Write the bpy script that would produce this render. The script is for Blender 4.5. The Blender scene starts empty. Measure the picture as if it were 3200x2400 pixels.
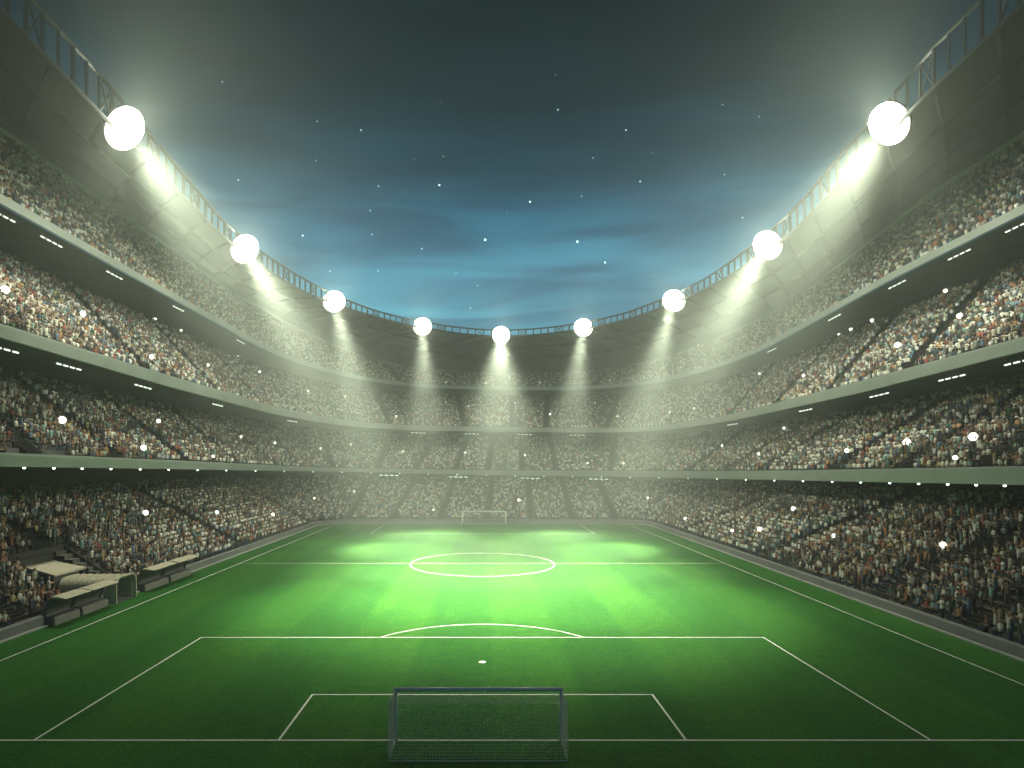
import bpy, math, random
import numpy as np
from mathutils import Vector, Matrix
random.seed(7); rng = np.random.default_rng(7)
S = bpy.context.scene
C = S.collection
R = math.radians

# ------------------------------------------------------------------ materials
def mat(name, col, rough=0.6, metal=0.0, noise=None, nscale=1.0, emit=None, estr=0.0):
    m = bpy.data.materials.new(name); m.use_nodes = True
    nt = m.node_tree; b = nt.nodes['Principled BSDF']
    b.inputs['Base Color'].default_value = (*col, 1)
    b.inputs['Roughness'].default_value = rough; b.inputs['Metallic'].default_value = metal
    b.inputs['Specular IOR Level'].default_value = 0.3
    if noise:
        tc = nt.nodes.new('ShaderNodeTexCoord'); n = nt.nodes.new('ShaderNodeTexNoise')
        n.inputs['Scale'].default_value = nscale; n.inputs['Detail'].default_value = 6
        r = nt.nodes.new('ShaderNodeValToRGB')
        r.color_ramp.elements[0].position = .3; r.color_ramp.elements[1].position = .7
        r.color_ramp.elements[0].color = (*[c*(1-noise) for c in col], 1)
        r.color_ramp.elements[1].color = (*[min(1, c*(1+noise)) for c in col], 1)
        nt.links.new(tc.outputs['Object'], n.inputs['Vector']); nt.links.new(n.outputs['Fac'], r.inputs['Fac'])
        nt.links.new(r.outputs['Color'], b.inputs['Base Color'])
    if emit:
        b.inputs['Emission Color'].default_value = (*emit, 1); b.inputs['Emission Strength'].default_value = estr
        m.cycles.emission_sampling = 'NONE'
    return m

M = dict(
    concrete=mat('terrace concrete', (.16, .16, .155), .85, noise=.25, nscale=.6),
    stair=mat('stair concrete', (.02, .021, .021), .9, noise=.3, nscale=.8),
    fascia=mat('painted balcony front', (.34, .365, .355), .5, noise=.08, nscale=.25),
    board=mat('grey board', (.20, .205, .21), .55, noise=.12, nscale=.4),
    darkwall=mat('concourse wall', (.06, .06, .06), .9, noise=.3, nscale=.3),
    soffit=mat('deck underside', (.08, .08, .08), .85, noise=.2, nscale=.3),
    roof=mat('roof sheeting', (.03, .034, .034), .6, noise=.12, nscale=.2),
    steel=mat('dark truss steel', (.012, .016, .018), .8),
    housing=mat('lamp housing', (.10, .10, .10), .5, metal=.5),
    white=mat('white goal paint', (.82, .84, .82), .25),
    net=mat('net cord', (.75, .78, .76), .8),
    line=mat('line paint', (.85, .88, .84), .8, noise=.10, nscale=3.0),
    cream=mat('cream canopy', (.58, .54, .43), .45, noise=.10, nscale=2.0),
    dug=mat('dugout shell', (.13, .13, .13), .5, noise=.2, nscale=2.0),
    bench=mat('bench vinyl', (.26, .25, .24), .55, noise=.15, nscale=3.0),
    tunnelin=mat('tunnel lining', (.17, .18, .19), .6, noise=.15, nscale=2.0),
    lens=mat('lit lens', (.9, .9, .8), .3, emit=(1.0, 1.0, .80), estr=6),
    bulb=mat('lit bulb', (.9, .9, .85), .3, emit=(.85, 1.0, .85), estr=5),
    tube=mat('lit tube', (.9, .9, .85), .3, emit=(.85, .98, .82), estr=1.6),
    flash=mat('flash burst', (.9, .9, .85), .3, emit=(1.0, .98, .78), estr=3.0),
    star=mat('star', (.9, .9, .9), .3, emit=(.62, .90, .86), estr=3),
    ground=mat('dark ground', (.05, .05, .05), .95, noise=.3, nscale=.3),
)

_n = M['net'].node_tree; _t = _n.nodes.new('ShaderNodeBsdfTranslucent'); _t.inputs['Color'].default_value = (.75, .78, .76, 1)   # thin nylon cord lets light through
_x = _n.nodes.new('ShaderNodeMixShader'); _x.inputs[0].default_value = .5
_n.links.new(_n.nodes['Principled BSDF'].outputs[0], _x.inputs[1]); _n.links.new(_t.outputs[0], _x.inputs[2]); _n.links.new(_x.outputs[0], _n.nodes['Material Output'].inputs['Surface'])
# ------------------------------------------------------------------ helpers
def link(o, parent=None):
    C.objects.link(o)
    if parent is not None: o.parent = parent
    return o
def tag(o, label=None, cat=None, group=None, kind=None):
    if label: o['label'] = label
    if cat: o['category'] = cat
    if group: o['group'] = group
    if kind: o['kind'] = kind
    return o
def empty(name, loc=(0, 0, 0), rz=0.0):
    o = bpy.data.objects.new(name, None); o.location = loc; o.rotation_euler.z = rz
    return link(o)
def copy_tree(o, parent=None):
    c = o.copy(); C.objects.link(c)
    if parent is not None: c.parent = parent
    for ch in list(o.children): copy_tree(ch, c)
    return c

class MB:
    def __init__(s): s.v = []; s.f = []
    def add(s, vs, fs):
        k = len(s.v); s.v += [tuple(p) for p in vs]; s.f += [tuple(i+k for i in f) for f in fs]
    def box(s, x0, x1, y0, y1, z0, z1):
        s.add([(x, y, z) for z in (z0, z1) for y in (y0, y1) for x in (x0, x1)],
              [(0, 2, 3, 1), (4, 5, 7, 6), (0, 1, 5, 4), (2, 6, 7, 3), (0, 4, 6, 2), (1, 3, 7, 5)])
    def bar(s, a, b, r, n=6, r2=None):
        a = Vector(a); b = Vector(b); d = b-a
        q = d.to_track_quat('Z', 'Y'); r2 = r if r2 is None else r2
        vs = []
        for p, rr in ((a, r), (b, r2)):
            for i in range(n):
                t = 2*math.pi*(i+.5)/n
                vs.append(p + q @ Vector((rr*math.cos(t), rr*math.sin(t), 0)))
        s.add(vs, [(i, (i+1) % n, n+(i+1) % n, n+i) for i in range(n)] + [tuple(range(n-1, -1, -1)), tuple(range(n, 2*n))])
    def tube(s, pts, r, n=6):
        vs = []; m = len(pts); pts = [Vector(p) for p in pts]
        for k, p in enumerate(pts):
            d = pts[min(k+1, m-1)]-pts[max(k-1, 0)]
            q = d.to_track_quat('Z', 'Y')
            for i in range(n):
                t = 2*math.pi*(i+.5)/n; vs.append(p + q @ Vector((r*math.cos(t), r*math.sin(t), 0)))
        fs = [(k*n+i, k*n+(i+1) % n, (k+1)*n+(i+1) % n, (k+1)*n+i) for k in range(m-1) for i in range(n)]
        fs += [tuple(range(n-1, -1, -1)), tuple(range((m-1)*n, m*n))]
        s.add(vs, fs)
    def prism(s, poly, y0, y1):          # poly in (x,z), extruded along y
        n = len(poly)
        s.add([(x, y0, z) for x, z in poly]+[(x, y1, z) for x, z in poly],
              [(i, (i+1) % n, n+(i+1) % n, n+i) for i in range(n)]+[tuple(range(n-1, -1, -1)), tuple(range(n, 2*n))])
    def lathe(s, prof, n=12, o=(0, 0, 0), q=None):      # prof: list of (r, h) around local Z
        q = q or Matrix.Identity(3); o = Vector(o); vs = []
        for r, h in prof:
            for i in range(n):
                t = 2*math.pi*i/n; vs.append(o + q @ Vector((r*math.cos(t), r*math.sin(t), h)))
        m = len(prof)
        s.add(vs, [(k*n+i, k*n+(i+1) % n, (k+1)*n+(i+1) % n, (k+1)*n+i) for k in range(m-1) for i in range(n)]
              + [tuple(range(n-1, -1, -1)), tuple(range((m-1)*n, m*n))])
    def build(s, name, m, parent=None, smooth=False, bevel=0):
        me = bpy.data.meshes.new(name); me.from_pydata(s.v, [], s.f); me.validate(); me.update()
        me.materials.append(m)
        if smooth: me.polygons.foreach_set('use_smooth', [True]*len(me.polygons))
        o = link(bpy.data.objects.new(name, me), parent)
        if bevel:
            b = o.modifiers.new('bevel', 'BEVEL'); b.width = bevel; b.segments = 2; b.limit_method = 'ANGLE'
        return o

# ------------------------------------------------------------------ bowl plan
NSEG = 40
def path(cx, a, Y, rx, ry, n=NSEG, Y0=-20):
    P = []
    for i in range(n): P.append((cx-a, Y0+(Y-ry-Y0)*i/n))
    for i in range(n):
        th = math.pi*(1-.5*i/n); P.append((cx-a+rx+rx*math.cos(th), Y-ry+ry*math.sin(th)))
    for i in range(n): P.append((cx-a+rx+(2*a-2*rx)*i/n, Y))
    for i in range(n):
        th = math.pi*(.5-.5*i/n); P.append((cx+a-rx+rx*math.cos(th), Y-ry+ry*math.sin(th)))
    for i in range(n+1): P.append((cx+a, Y-ry+(Y0-Y+ry)*i/n))
    return np.array(P)
NP = 5*NSEG+1
def heights(st):
    return np.interp(np.arange(NP), np.linspace(0, NP-1, len(st)), st)
def ring(plan, z):
    z = heights(z) if isinstance(z, (list, tuple)) else np.full(NP, z) if np.isscalar(z) else z
    return np.column_stack([path(*plan), z])
def off(plan, d): cx, a, Y, rx, ry = plan; return (cx, a+d, Y+d, rx+d, ry+d)

ZF1b = [12.3, 12.3, 12.26, 11.76, 11.25, 11.06, 10.85, 10.63, 10.43, 10.17, 9.95, 9.77, 9.64, 9.59, 9.59, 9.65, 9.77, 10.26, 10.78, 10.84, 10.84]
ZF1t = [13.35, 13.35, 13.31, 12.77, 12.17, 11.91, 11.65, 11.46, 11.32, 11.16, 11.02, 10.93, 10.88, 10.86, 10.89, 10.97, 11.09, 11.54, 12.19, 12.29, 12.29]
ZF2b = [23.42, 23.42, 23.38, 22.62, 22.45, 22.17, 21.61, 21.29, 21.05, 20.9, 20.79, 20.71, 20.61, 20.42, 20.39, 20.87, 21.17, 21.72, 23.06, 23.11, 23.11]
ZF2t = [24.39, 24.39, 24.38, 24.0, 23.93, 23.58, 22.91, 22.51, 22.19, 21.99, 21.84, 21.74, 21.65, 21.5, 21.49, 21.98, 22.38, 23.15, 24.18, 24.22, 24.22]
ZF3b = [37.5, 37.5, 37.49, 37.13, 37.01, 35.97, 34.75, 33.84, 33.19, 32.92, 32.75, 32.67, 32.67, 32.69, 32.83, 33.85, 34.82, 36.88, 37.92, 37.92, 37.92]
ZF4 = [50.77, 50.77, 50.77, 50.87, 50.41, 49.51, 46.44, 42.97, 40.73, 39.76, 39.25, 39.17, 39.47, 40.4, 42.12, 44.49, 45.8, 50.47, 51.8, 51.8, 51.8]
ZRE = [47.32, 47.32, 47.32, 45.25, 43.93, 43.85, 44.76, 44.92, 44.39, 44.39, 44.39, 44.39, 44.39, 44.25, 43.79, 43.8, 44.55, 48.18, 50.1, 50.1, 50.1]
ZTR = [50.26, 50.26, 50.26, 48.78, 46.03, 46.18, 46.11, 46.35, 46.01, 46.01, 46.01, 46.01, 46.01, 45.76, 45.32, 45.65, 47.41, 51.93, 53.31, 53.31, 53.31]
B = (0.3, 33.9, 130.2, 6, 6)
P1 = (2, 41, 146, 20, 28); P2 = (4, 45, 156, 28, 42); P3 = (4, 50, 167, 34, 52); P4 = (4, 60, 183, 38, 60)
T1R = (2, 50, 152, 24, 34); T2R = (4, 55, 169, 36, 52); T3R = (4, 59.4, 179, 38, 58)
PR = (3.5, 39.5, 154, 39.5, 70); PRO = (4, 63, 187, 41, 64)

def at_idx(r_, f):
    i = min(int(f), NP-2); return r_[i]+(r_[i+1]-r_[i])*(f-i)
def strip(mb, *rings):
    n = NP; vs = np.concatenate(rings)
    mb.add([tuple(map(float, p)) for p in vs],
           [(k*n+i, k*n+i+1, (k+1)*n+i+1, (k+1)*n+i) for k in range(len(rings)-1) for i in range(n-1)])
def loop(mb, *rings, rng_=None):   # closed section
    if rng_:
        ii = [rng_[0]]+[i for i in range(NP) if rng_[0] < i < rng_[1]]+[rng_[1]]
        rings = [np.array([at_idx(r_, f) for f in ii]) for r_ in rings]
    n = len(rings[0]); m = len(rings); vs = np.concatenate(rings)
    fs = [(k*n+i, k*n+i+1, ((k+1) % m)*n+i+1, ((k+1) % m)*n+i) for k in range(m) for i in range(n-1)]
    fs += [tuple(k*n for k in range(m)), tuple(k*n+n-1 for k in range(m-1, -1, -1))]
    mb.add([tuple(map(float, p)) for p in vs], fs)

# ------------------------------------------------------------------ ground, pitch
tag(MB.build(type('x', (), {})() if False else (lambda b: (b.box(-700, 700, -300, 1100, -1.0, -.05), b)[1])(MB()), 'ground', M['ground']), kind='structure')

gm = bpy.data.materials.new('mown grass'); gm.use_nodes = True
nt = gm.node_tree; bs = nt.nodes['Principled BSDF']; L = nt.links.new; N = nt.nodes.new
tc = N('ShaderNodeTexCoord'); sx = N('ShaderNodeSeparateXYZ'); L(tc.outputs['Object'], sx.inputs[0])
def math_(op, a, b=None):
    n = N('ShaderNodeMath'); n.operation = op
    for i, v in enumerate((a, b)):
        if v is None: continue
        if isinstance(v, (int, float)): n.inputs[i].default_value = v
        else: L(v, n.inputs[i])
    return n.outputs[0]
band = math_('SINE', math_('MULTIPLY', math_('ADD', sx.outputs['X'], -.6), math.pi/5.0))
band = math_('MULTIPLY', band, 9.0)
cl = N('ShaderNodeClamp'); cl.inputs['Min'].default_value = -1; cl.inputs['Max'].default_value = 1; L(band, cl.inputs['Value'])
def noise(scale, detail=4, stretch=None):
    n = N('ShaderNodeTexNoise'); n.inputs['Scale'].default_value = scale; n.inputs['Detail'].default_value = detail
    if stretch:
        mp = N('ShaderNodeMapping'); mp.inputs['Scale'].default_value = stretch
        L(tc.outputs['Object'], mp.inputs['Vector']); L(mp.outputs[0], n.inputs['Vector'])
    else: L(tc.outputs['Object'], n.inputs['Vector'])
    return n.outputs['Fac']
fine = noise(5.0, 8); tuft = noise(1.3, 5); patch = noise(.09, 3); streak = noise(.5, 4, (1, .08, 1))
v = math_('ADD', math_('MULTIPLY', cl.outputs[0], .06), .5)
v = math_('ADD', v, math_('MULTIPLY', math_('SUBTRACT', fine, .5), 1.15))
v = math_('ADD', v, math_('MULTIPLY', math_('SUBTRACT', tuft, .5), .50))
v = math_('ADD', v, math_('MULTIPLY', math_('SUBTRACT', patch, .5), .35))
v = math_('ADD', v, math_('MULTIPLY', math_('SUBTRACT', streak, .5), .25))
rp = N('ShaderNodeValToRGB'); e = rp.color_ramp.elements
e[0].position = 0; e[0].color = (.003, .046, .009, 1); e[1].position = 1; e[1].color = (.072, .205, .021, 1)
m_ = e.new(.5); m_.color = (.021, .122, .015, 1)
L(v, rp.inputs['Fac']); L(rp.outputs['Color'], bs.inputs['Base Color'])
bs.inputs['Roughness'].default_value = .85; bs.inputs['Specular IOR Level'].default_value = .15
bp = N('ShaderNodeBump'); bp.inputs['Strength'].default_value = .6; bp.inputs['Distance'].default_value = .05
L(fine, bp.inputs['Height']); L(bp.outputs[0], bs.inputs['Normal'])
pm = MB(); pm.box(-34.4, 34.6, -6, 131.0, -.04, 0)
tag(pm.build('grass_pitch', gm), kind='structure')

# markings
GX = 0.0; Y0, Y1 = 27.7, 127.0; HX = 30.45; YM = (Y0+Y1)/2; LW = .115; ZL = .012
mk = MB()
def ln(x0, x1, y0, y1): mk.add([(x0, y0, ZL), (x1, y0, ZL), (x1, y1, ZL), (x0, y1, ZL)], [(0, 1, 2, 3)])
def arc(cx, cy, r, a0, a1, n=96, w=LW):
    vs = []; fs = []
    for i in range(n+1):
        a = a0+(a1-a0)*i/n
        for rr in (r-w/2, r+w/2): vs.append((cx+rr*math.cos(a), cy+rr*math.sin(a), ZL))
    for i in range(n): fs.append((2*i, 2*i+1, 2*i+3, 2*i+2))
    mk.add(vs, fs)
h = LW/2
ln(-HX-h, HX+h, Y0-h, Y0+h); ln(-HX-h, HX+h, Y1-h, Y1+h)
ln(-HX-h, -HX+h, Y0+h, Y1-h); ln(HX-h, HX+h, Y0+h, Y1-h); ln(-HX+h, HX-h, YM-h, YM+h)
for yb, sg in ((Y0, 1), (Y1, -1)):
    for hw, dp in ((20.16, 16.5), (9.16, 5.5)):
        if sg < 0 and hw < 10: continue
        ya = yb+sg*h; ye = yb+sg*dp
        for sx_ in (-1, 1): ln(sx_*hw-h, sx_*hw+h, min(ya, ye+sg*h), max(ya, ye+sg*h))
        ln(-hw+h, hw-h, ye-h, ye+h)
arc(0, YM, 9.0, 0, 2*math.pi, 160, .13)
al = math.acos(5.45/9.15)
arc(0, Y0+11, 9.15, math.pi/2-al, math.pi/2+al, 64)
mk.add([(.24*math.cos(i*math.pi/12), Y0+11+.24*math.sin(i*math.pi/12), ZL) for i in range(24)], [tuple(range(24))])
tag(mk.build('pitch_markings', M['line']), kind='structure')

# ------------------------------------------------------------------ perimeter wall
pw = MB(); bw = MB()
bf = ring(B, 0.0); bt = ring(B, .78)
strip_in = [ring(off(B, 0), -.03), ring(off(B, .05), .76), ring(off(B, .55), .80), ring(off(B, .6), -.03)]
yf = lambda yv: float(np.interp(yv, bf[:NSEG+1, 1], np.arange(NSEG+1)))
for r0, r1 in ((0, yf(54.9)), (yf(58.1), NP-1)): loop(pw, *strip_in, rng_=(r0, r1))
wall = empty('perimeter_wall')
tag(wall, 'low grey board wall running round the edge of the grass in front of the lowest crowd', 'wall')
pw.build('board', M['board'], wall)
kb = MB()
for r0, r1 in ((0, yf(54.9)), (yf(58.1), NP-1)): loop(kb, ring(off(B, -.28), -.02), ring(off(B, -.28), .10), ring(off(B, -.01), .12), ring(off(B, -.01), -.02), rng_=(r0, r1))
kb.build('kerb', M['fascia'], wall)

# ------------------------------------------------------------------ the stand
stand = empty('stadium_stand', (4, 185, 0))
tag(stand, 'grey multi-tier stadium stand wrapping round three sides of the floodlit pitch, packed with people', 'stadium')
def part(mb, name, m, parent=stand, smooth=False):
    o = mb.build(name, m, parent, smooth)
    o.matrix_parent_inverse = Matrix.Translation((-4, -185, 0))
    return o
f1b, f1t = ring(P1, ZF1b), ring(P1, ZF1t); f2b, f2t = ring(P2, ZF2b), ring(P2, ZF2t)
f3b = ring(P3, ZF3b); f3t = f3b+np.array([0, 0, .85]); f4 = ring(P4, ZF4)
def withz(plan, z): r_ = ring(plan, 0.0); r_[:, 2] = z; return r_
def rear(front, plan, ceil, tmax):
    r_ = ring(plan, 0.0); w = np.hypot(*(r_[:, :2]-front[:, :2]).T)
    z = np.minimum(ceil, front[:, 2]+w*tmax)
    k = np.exp(-.5*(np.arange(-12, 13)/5)**2); k /= k.sum()
    r_[:, 2] = np.convolve(np.pad(z, 12, mode='edge'), k, mode='valid'); return r_
fr1 = ring(off(B, .62), .55)
fr2 = withz(off(P1, .35), f1t[:, 2]-.35); fr3 = withz(off(P2, .4), f2t[:, 2]-.4); fr4 = withz(off(P3, .3), f3t[:, 2]-.35)
re1 = rear(fr1, T1R, f1b[:, 2]-1.6, .60); re2 = rear(fr2, T2R, f2b[:, 2]-1.0, .80)
re3 = rear(fr3, T3R, f3b[:, 2]-.7, .84); re4 = rear(fr4, off(P4, -.4), f4[:, 2]-.5, 1.3)
TIERS = [(fr1, re1), (fr2, re2), (fr3, re3), (fr4, re4)]
def nrows(a, b):
    d = np.linalg.norm(b[:, :2]-a[:, :2], axis=1); return max(6, int(round(float(np.median(d))/.82)))
ROWS = [nrows(a, b) for a, b in TIERS]
yi = lambda yv: float(np.interp(yv, fr1[:NSEG+1, 1], np.arange(NSEG+1)))
for (a, b), nr in zip(TIERS, ROWS):
    mb = MB(); rs = []
    for k in range(nr):
        p = a+(b-a)*k/nr; q = a+(b-a)*(k+1)/nr
        rs.append(p.copy()); q2 = q.copy(); q2[:, 2] = p[:, 2]; rs.append(q2)
    rs.append(b.copy())
    if a is fr1:       # leave out the well the players tunnel runs through
        fx_ = sorted(list(range(NP))+[yi(51.5), yi(59.5)]); rs = [np.array([at_idx(r_, f) for f in fx_]) for r_ in rs]; n_ = len(fx_)
        k0, k1 = fx_.index(yi(51.5)), fx_.index(yi(59.5))
        vs_ = [tuple(map(float, p)) for r_ in rs for p in r_]
        mb.add(vs_, [(k*n_+i, k*n_+i+1, (k+1)*n_+i+1, (k+1)*n_+i) for k in range(len(rs)-1) for i in range(n_-1)
                     if not (k0 <= i < k1 and vs_[(k+1)*n_+i][0] > -40.4)])
    else: strip(mb, *rs)
    part(mb, 'seating_tier', M['concrete'])
# rear walls, deck undersides, balcony fronts
def zof(r_, z): q = r_.copy(); q[:, 2] = z; return q
for (a, b), up, pl in zip(TIERS[:3], (f1b, f2b, f3b), (P1, P2, P3)):
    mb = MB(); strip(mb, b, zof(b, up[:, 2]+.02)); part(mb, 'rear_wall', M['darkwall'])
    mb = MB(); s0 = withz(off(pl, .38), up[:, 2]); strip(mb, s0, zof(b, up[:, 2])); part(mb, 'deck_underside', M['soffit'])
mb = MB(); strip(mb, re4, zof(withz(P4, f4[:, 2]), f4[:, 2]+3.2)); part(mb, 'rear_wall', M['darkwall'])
for pl, lo, hi, th in ((P1, f1b[:, 2], f1t[:, 2], .34), (P2, f2b[:, 2], f2t[:, 2], .37), (P3, f3b[:, 2], f3t[:, 2], .28)):
    mb = MB()
    loop(mb, withz(pl, lo), withz(off(pl, -.10), hi-.12), withz(off(pl, -.10), hi), withz(off(pl, th), hi), withz(off(pl, th), lo-.004))
    part(mb, 'balcony_front', M['fascia'])
    rb = MB(); rp_ = withz(off(pl, .1), hi+.0)
    mb = MB(); loop(mb, withz(off(pl, .02), hi+.003), withz(off(pl, .02), hi+.10), withz(off(pl, .12), hi+.10), withz(off(pl, .12), hi+.003))
    part(mb, 'handrail', M['fascia'])
mb = MB(); loop(mb, withz(off(P4, -.9), f4[:, 2]-.25), withz(off(P4, -.9), f4[:, 2]+.25), withz(off(P4, -.02), f4[:, 2]+.25), withz(off(P4, -.02), f4[:, 2]-.25))
part(mb, 'balcony_front', M['fascia'])
re_ = ring(PR, ZRE); ro = withz(PRO, f4[:, 2]+3.0)
mb = MB()
md = (re_+ro)/2; md[:, 2] += .6
up = lambda r_, d: r_+np.array([0, 0, d])
loop(mb, re_, md, ro, up(ro, 1.2), up(md, 1.6), up(re_, .35))
part(mb, 'roof', M['roof'])
# thin purlin lines under the roof
mb = MB()
for t in (.33, .66):
    c = re_+(ro-re_)*t; c[:, 2] = np.interp(t, [0, .5, 1], [0, 1, 0])*.6 + re_[:, 2]+(ro[:, 2]-re_[:, 2])*t
    d = (ro-re_)*.006
    loop(mb, c-d-np.array([0, 0, .5]), c+d-np.array([0, 0, .5]), c+d, c-d)
part(mb, 'roof_purlin', M['steel'])

for f in np.linspace(22, NP-23, 58):
    p, q_, m_ = at_idx(re_, f), at_idx(ro, f), at_idx(md, f); mb = MB()
    mb.tube([tuple(p+np.array([0, 0, -.12])+(m_-p)*.03), tuple(m_+np.array([0, 0, -.3])), tuple(q_+np.array([0, 0, -.3]))], .22, 4); part(mb, 'rafter', M['steel'])
# stairways: param positions along each tier
def idx_of(front, px=None, Yl=None, Xf=None, side=None):
    if Yl is not None:
        c = [i for i in range(NP) if (front[i, 0] < 0) == (side < 0) and i not in ()]
        sel = [i for i in c if (i < NP//2) == (side < 0)]
        ys = np.array([front[i, 1] for i in sel]); order = np.argsort(ys)
        return float(np.interp(Yl, ys[order], np.array(sel)[order]))
    sel = np.arange(NSEG, 4*NSEG+1); return float(np.interp(Xf, front[sel, 0], sel))
AISLES = [
    [('l', 34), ('l', 46), ('l', 59), ('l', 87.5), ('l', 122), ('x', -28.5), ('x', -19.5), ('x', -9.2), ('x', .8), ('x', 10.2), ('x', 19.2), ('x', 28.4), ('r', 107), ('r', 77), ('r', 55), ('r', 44.5), ('r', 36)],
    [('l', 55), ('l', 66.6), ('l', 82), ('l', 99.8), ('l', 118), ('x', -33.5), ('x', -24.7), ('x', -16), ('x', -6.6), ('x', 1.2), ('x', 9.3), ('x', 17.8), ('x', 30), ('r', 127), ('r', 111), ('r', 97), ('r', 77), ('r', 64), ('r', 54)],
    [('l', 76), ('l', 96), ('l', 116), ('x', -33), ('x', -23), ('x', -4.7), ('x', 7.6), ('x', 16), ('x', 31), ('r', 122), ('r', 104), ('r', 88), ('r', 72)],
    [('x', -22), ('x', 4), ('x', 30)],
]
AIX = []
def at_idx(r_, f):
    i = min(int(f), NP-2); return r_[i]+(r_[i+1]-r_[i])*(f-i)
stair_proto = None
for (a, b), nr, al_ in zip(TIERS, ROWS, AISLES):
    ix = []
    for k, vv in al_:
        f = idx_of(a, Xf=vv) if k == 'x' else idx_of(a, Yl=vv, side=-1 if k == 'l' else 1)
        ix.append(f)
        p, q = at_idx(a, f), at_idx(b, f); tn = at_idx(a, min(f+.6, NP-1.01))-at_idx(a, max(f-.6, 0)); tn[2] = 0; tn /= np.linalg.norm(tn)
        if a is fr1 and -36 < p[0] < -33 and 51.5 < p[1] < 60: p = p+(q-p)*.47
        mb = MB(); nn = nr*2; hw = .62 if k == 'x' else .95
        for j in range(nn):
            u = p+(q-p)*j/nn; w = p+(q-p)*(j+1)/nn
            base = u.copy(); base[2] -= .5
            zt = max(u[2], w[2])+.06
            vs = []
            for pt in (u, w):
                for sg in (-1, 1):
                    for z in (u[2]-.5, zt): vs.append((pt[0]+sg*hw*tn[0], pt[1]+sg*hw*tn[1], z))
            mb.add(vs, [(1, 3, 7, 5), (0, 1, 3, 2)[::-1], (0, 4, 5, 1), (2, 3, 7, 6), (4, 6, 7, 5)])
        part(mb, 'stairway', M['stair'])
    AIX.append(ix)

# ------------------------------------------------------------------ crowd
def ico():
    t = (1+5**.5)/2
    v = np.array([(-1, t, 0), (1, t, 0), (-1, -t, 0), (1, -t, 0), (0, -1, t), (0, 1, t), (0, -1, -t), (0, 1, -t), (t, 0, -1), (t, 0, 1), (-t, 0, -1), (-t, 0, 1)])/math.sqrt(1+t*t)
    f = [(0, 11, 5), (0, 5, 1), (0, 1, 7), (0, 7, 10), (0, 10, 11), (1, 5, 9), (5, 11, 4), (11, 10, 2), (10, 7, 6), (7, 1, 8), (3, 9, 4), (3, 4, 2), (3, 2, 6), (3, 6, 8), (3, 8, 9), (4, 9, 5), (2, 4, 11), (6, 2, 10), (8, 6, 7), (9, 8, 1)]
    return v, f
def person(kind):
    """one spectator, facing -Y, feet at z=0; returns verts, faces, colour slot per face (0 shirt 1 trousers 2 skin 3 hair)"""
    V = []; Fc = []; K = []
    def loft(rings, slot, cap=True):
        n = len(rings[0]); k0 = len(V)
        for r_ in rings: V.extend(r_)
        for k in range(len(rings)-1):
            for i in range(n): Fc.append((k0+k*n+i, k0+k*n+(i+1) % n, k0+(k+1)*n+(i+1) % n, k0+(k+1)*n+i)); K.append(slot)
        if cap: Fc.append(tuple(k0+(len(rings)-1)*n+i for i in range(n))); K.append(slot)
    def ov(cx, cy, z, rx, ry, n=6): return [(cx+rx*math.cos(2*math.pi*i/n), cy+ry*math.sin(2*math.pi*i/n), z) for i in range(n)]
    def limb(a, b, r0, r1, slot, n=4):
        m_ = MB(); m_.bar(a, b, r0, n, r1); k0 = len(V); V.extend(m_.v)
        for f in m_.f[:-2]+m_.f[-1:]: Fc.append(tuple(i+k0 for i in f)); K.append(slot)
    stand_ = kind != 0
    hz = .86 if stand_ else .47
    if stand_:
        for s in (-1, 1): limb((s*.10, 0, 0), (s*.09, 0, hz), .065, .095, 1)
    else:
        for s in (-1, 1):
            limb((s*.11, -.42, 0), (s*.11, -.40, hz), .05, .06, 1); limb((s*.11, -.44, hz), (s*.1, .02, hz), .07, .10, 1)
    loft([ov(0, 0, hz-.06, .17, .12), ov(0, 0, hz+.18, .16, .11), ov(0, 0, hz+.44, .21, .12), ov(0, 0, hz+.55, .15, .09), ov(0, 0, hz+.60, .055, .055)], 0)
    sh = hz+.50
    for s in (-1, 1):
        if kind == 2: el = (s*.30, -.05, sh+.22); ha = (s*.24, -.10, sh+.50)
        elif kind == 3: el = (s*.26, -.16, sh-.22); ha = (s*.06, -.36, sh-.08)
        elif kind == 0: el = (s*.25, -.05, sh-.28); ha = (s*.12, -.32, sh-.34)
        else: el = (s*.27, .0, sh-.28); ha = (s*.24, -.10, sh-.54)
        limb((s*.20, 0, sh), el, .055, .045, 0); limb(el, ha, .042, .05, 2)
    iv, fi = ico(); k0 = len(V); hc = np.array((0, -.02, hz+.74))
    V.extend([tuple(p) for p in iv*np.array((.095, .115, .135))+hc])
    for f in fi:
        c = iv[list(f)].mean(0); Fc.append(tuple(i+k0 for i in f)); K.append(3 if (c[2] > .35 or (c[1] > .25 and c[2] > -.3)) else 2)
    return np.array(V), Fc, K
def person_far():
    V = []; Fc = []; K = []
    for (z, rx, ry) in ((.1, .15, .11), (.66, .16, .12), (1.0, .22, .13), (1.13, .09, .08)):
        V += [(-rx, -ry, z), (rx, -ry, z), (rx, ry, z), (-rx, ry, z)]
    for k in range(3):
        for i in range(4): Fc.append((k*4+i, k*4+(i+1) % 4, (k+1)*4+(i+1) % 4, (k+1)*4+i)); K.append(0 if k else 1)
    k0 = len(V); V += [(-.12, 0, 1.25), (0, -.13, 1.25), (.12, 0, 1.25), (0, .13, 1.25), (0, 0, 1.42), (0, 0, 1.08)]
    for i in range(4):
        Fc.append((k0+i, k0+(i+1) % 4, k0+4)); K.append(3); Fc.append((k0+(i+1) % 4, k0+i, k0+5)); K.append(2)
    return np.array(V), Fc, K
TEMPL = [person(k) for k in range(4)]+[person_far()]
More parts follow.
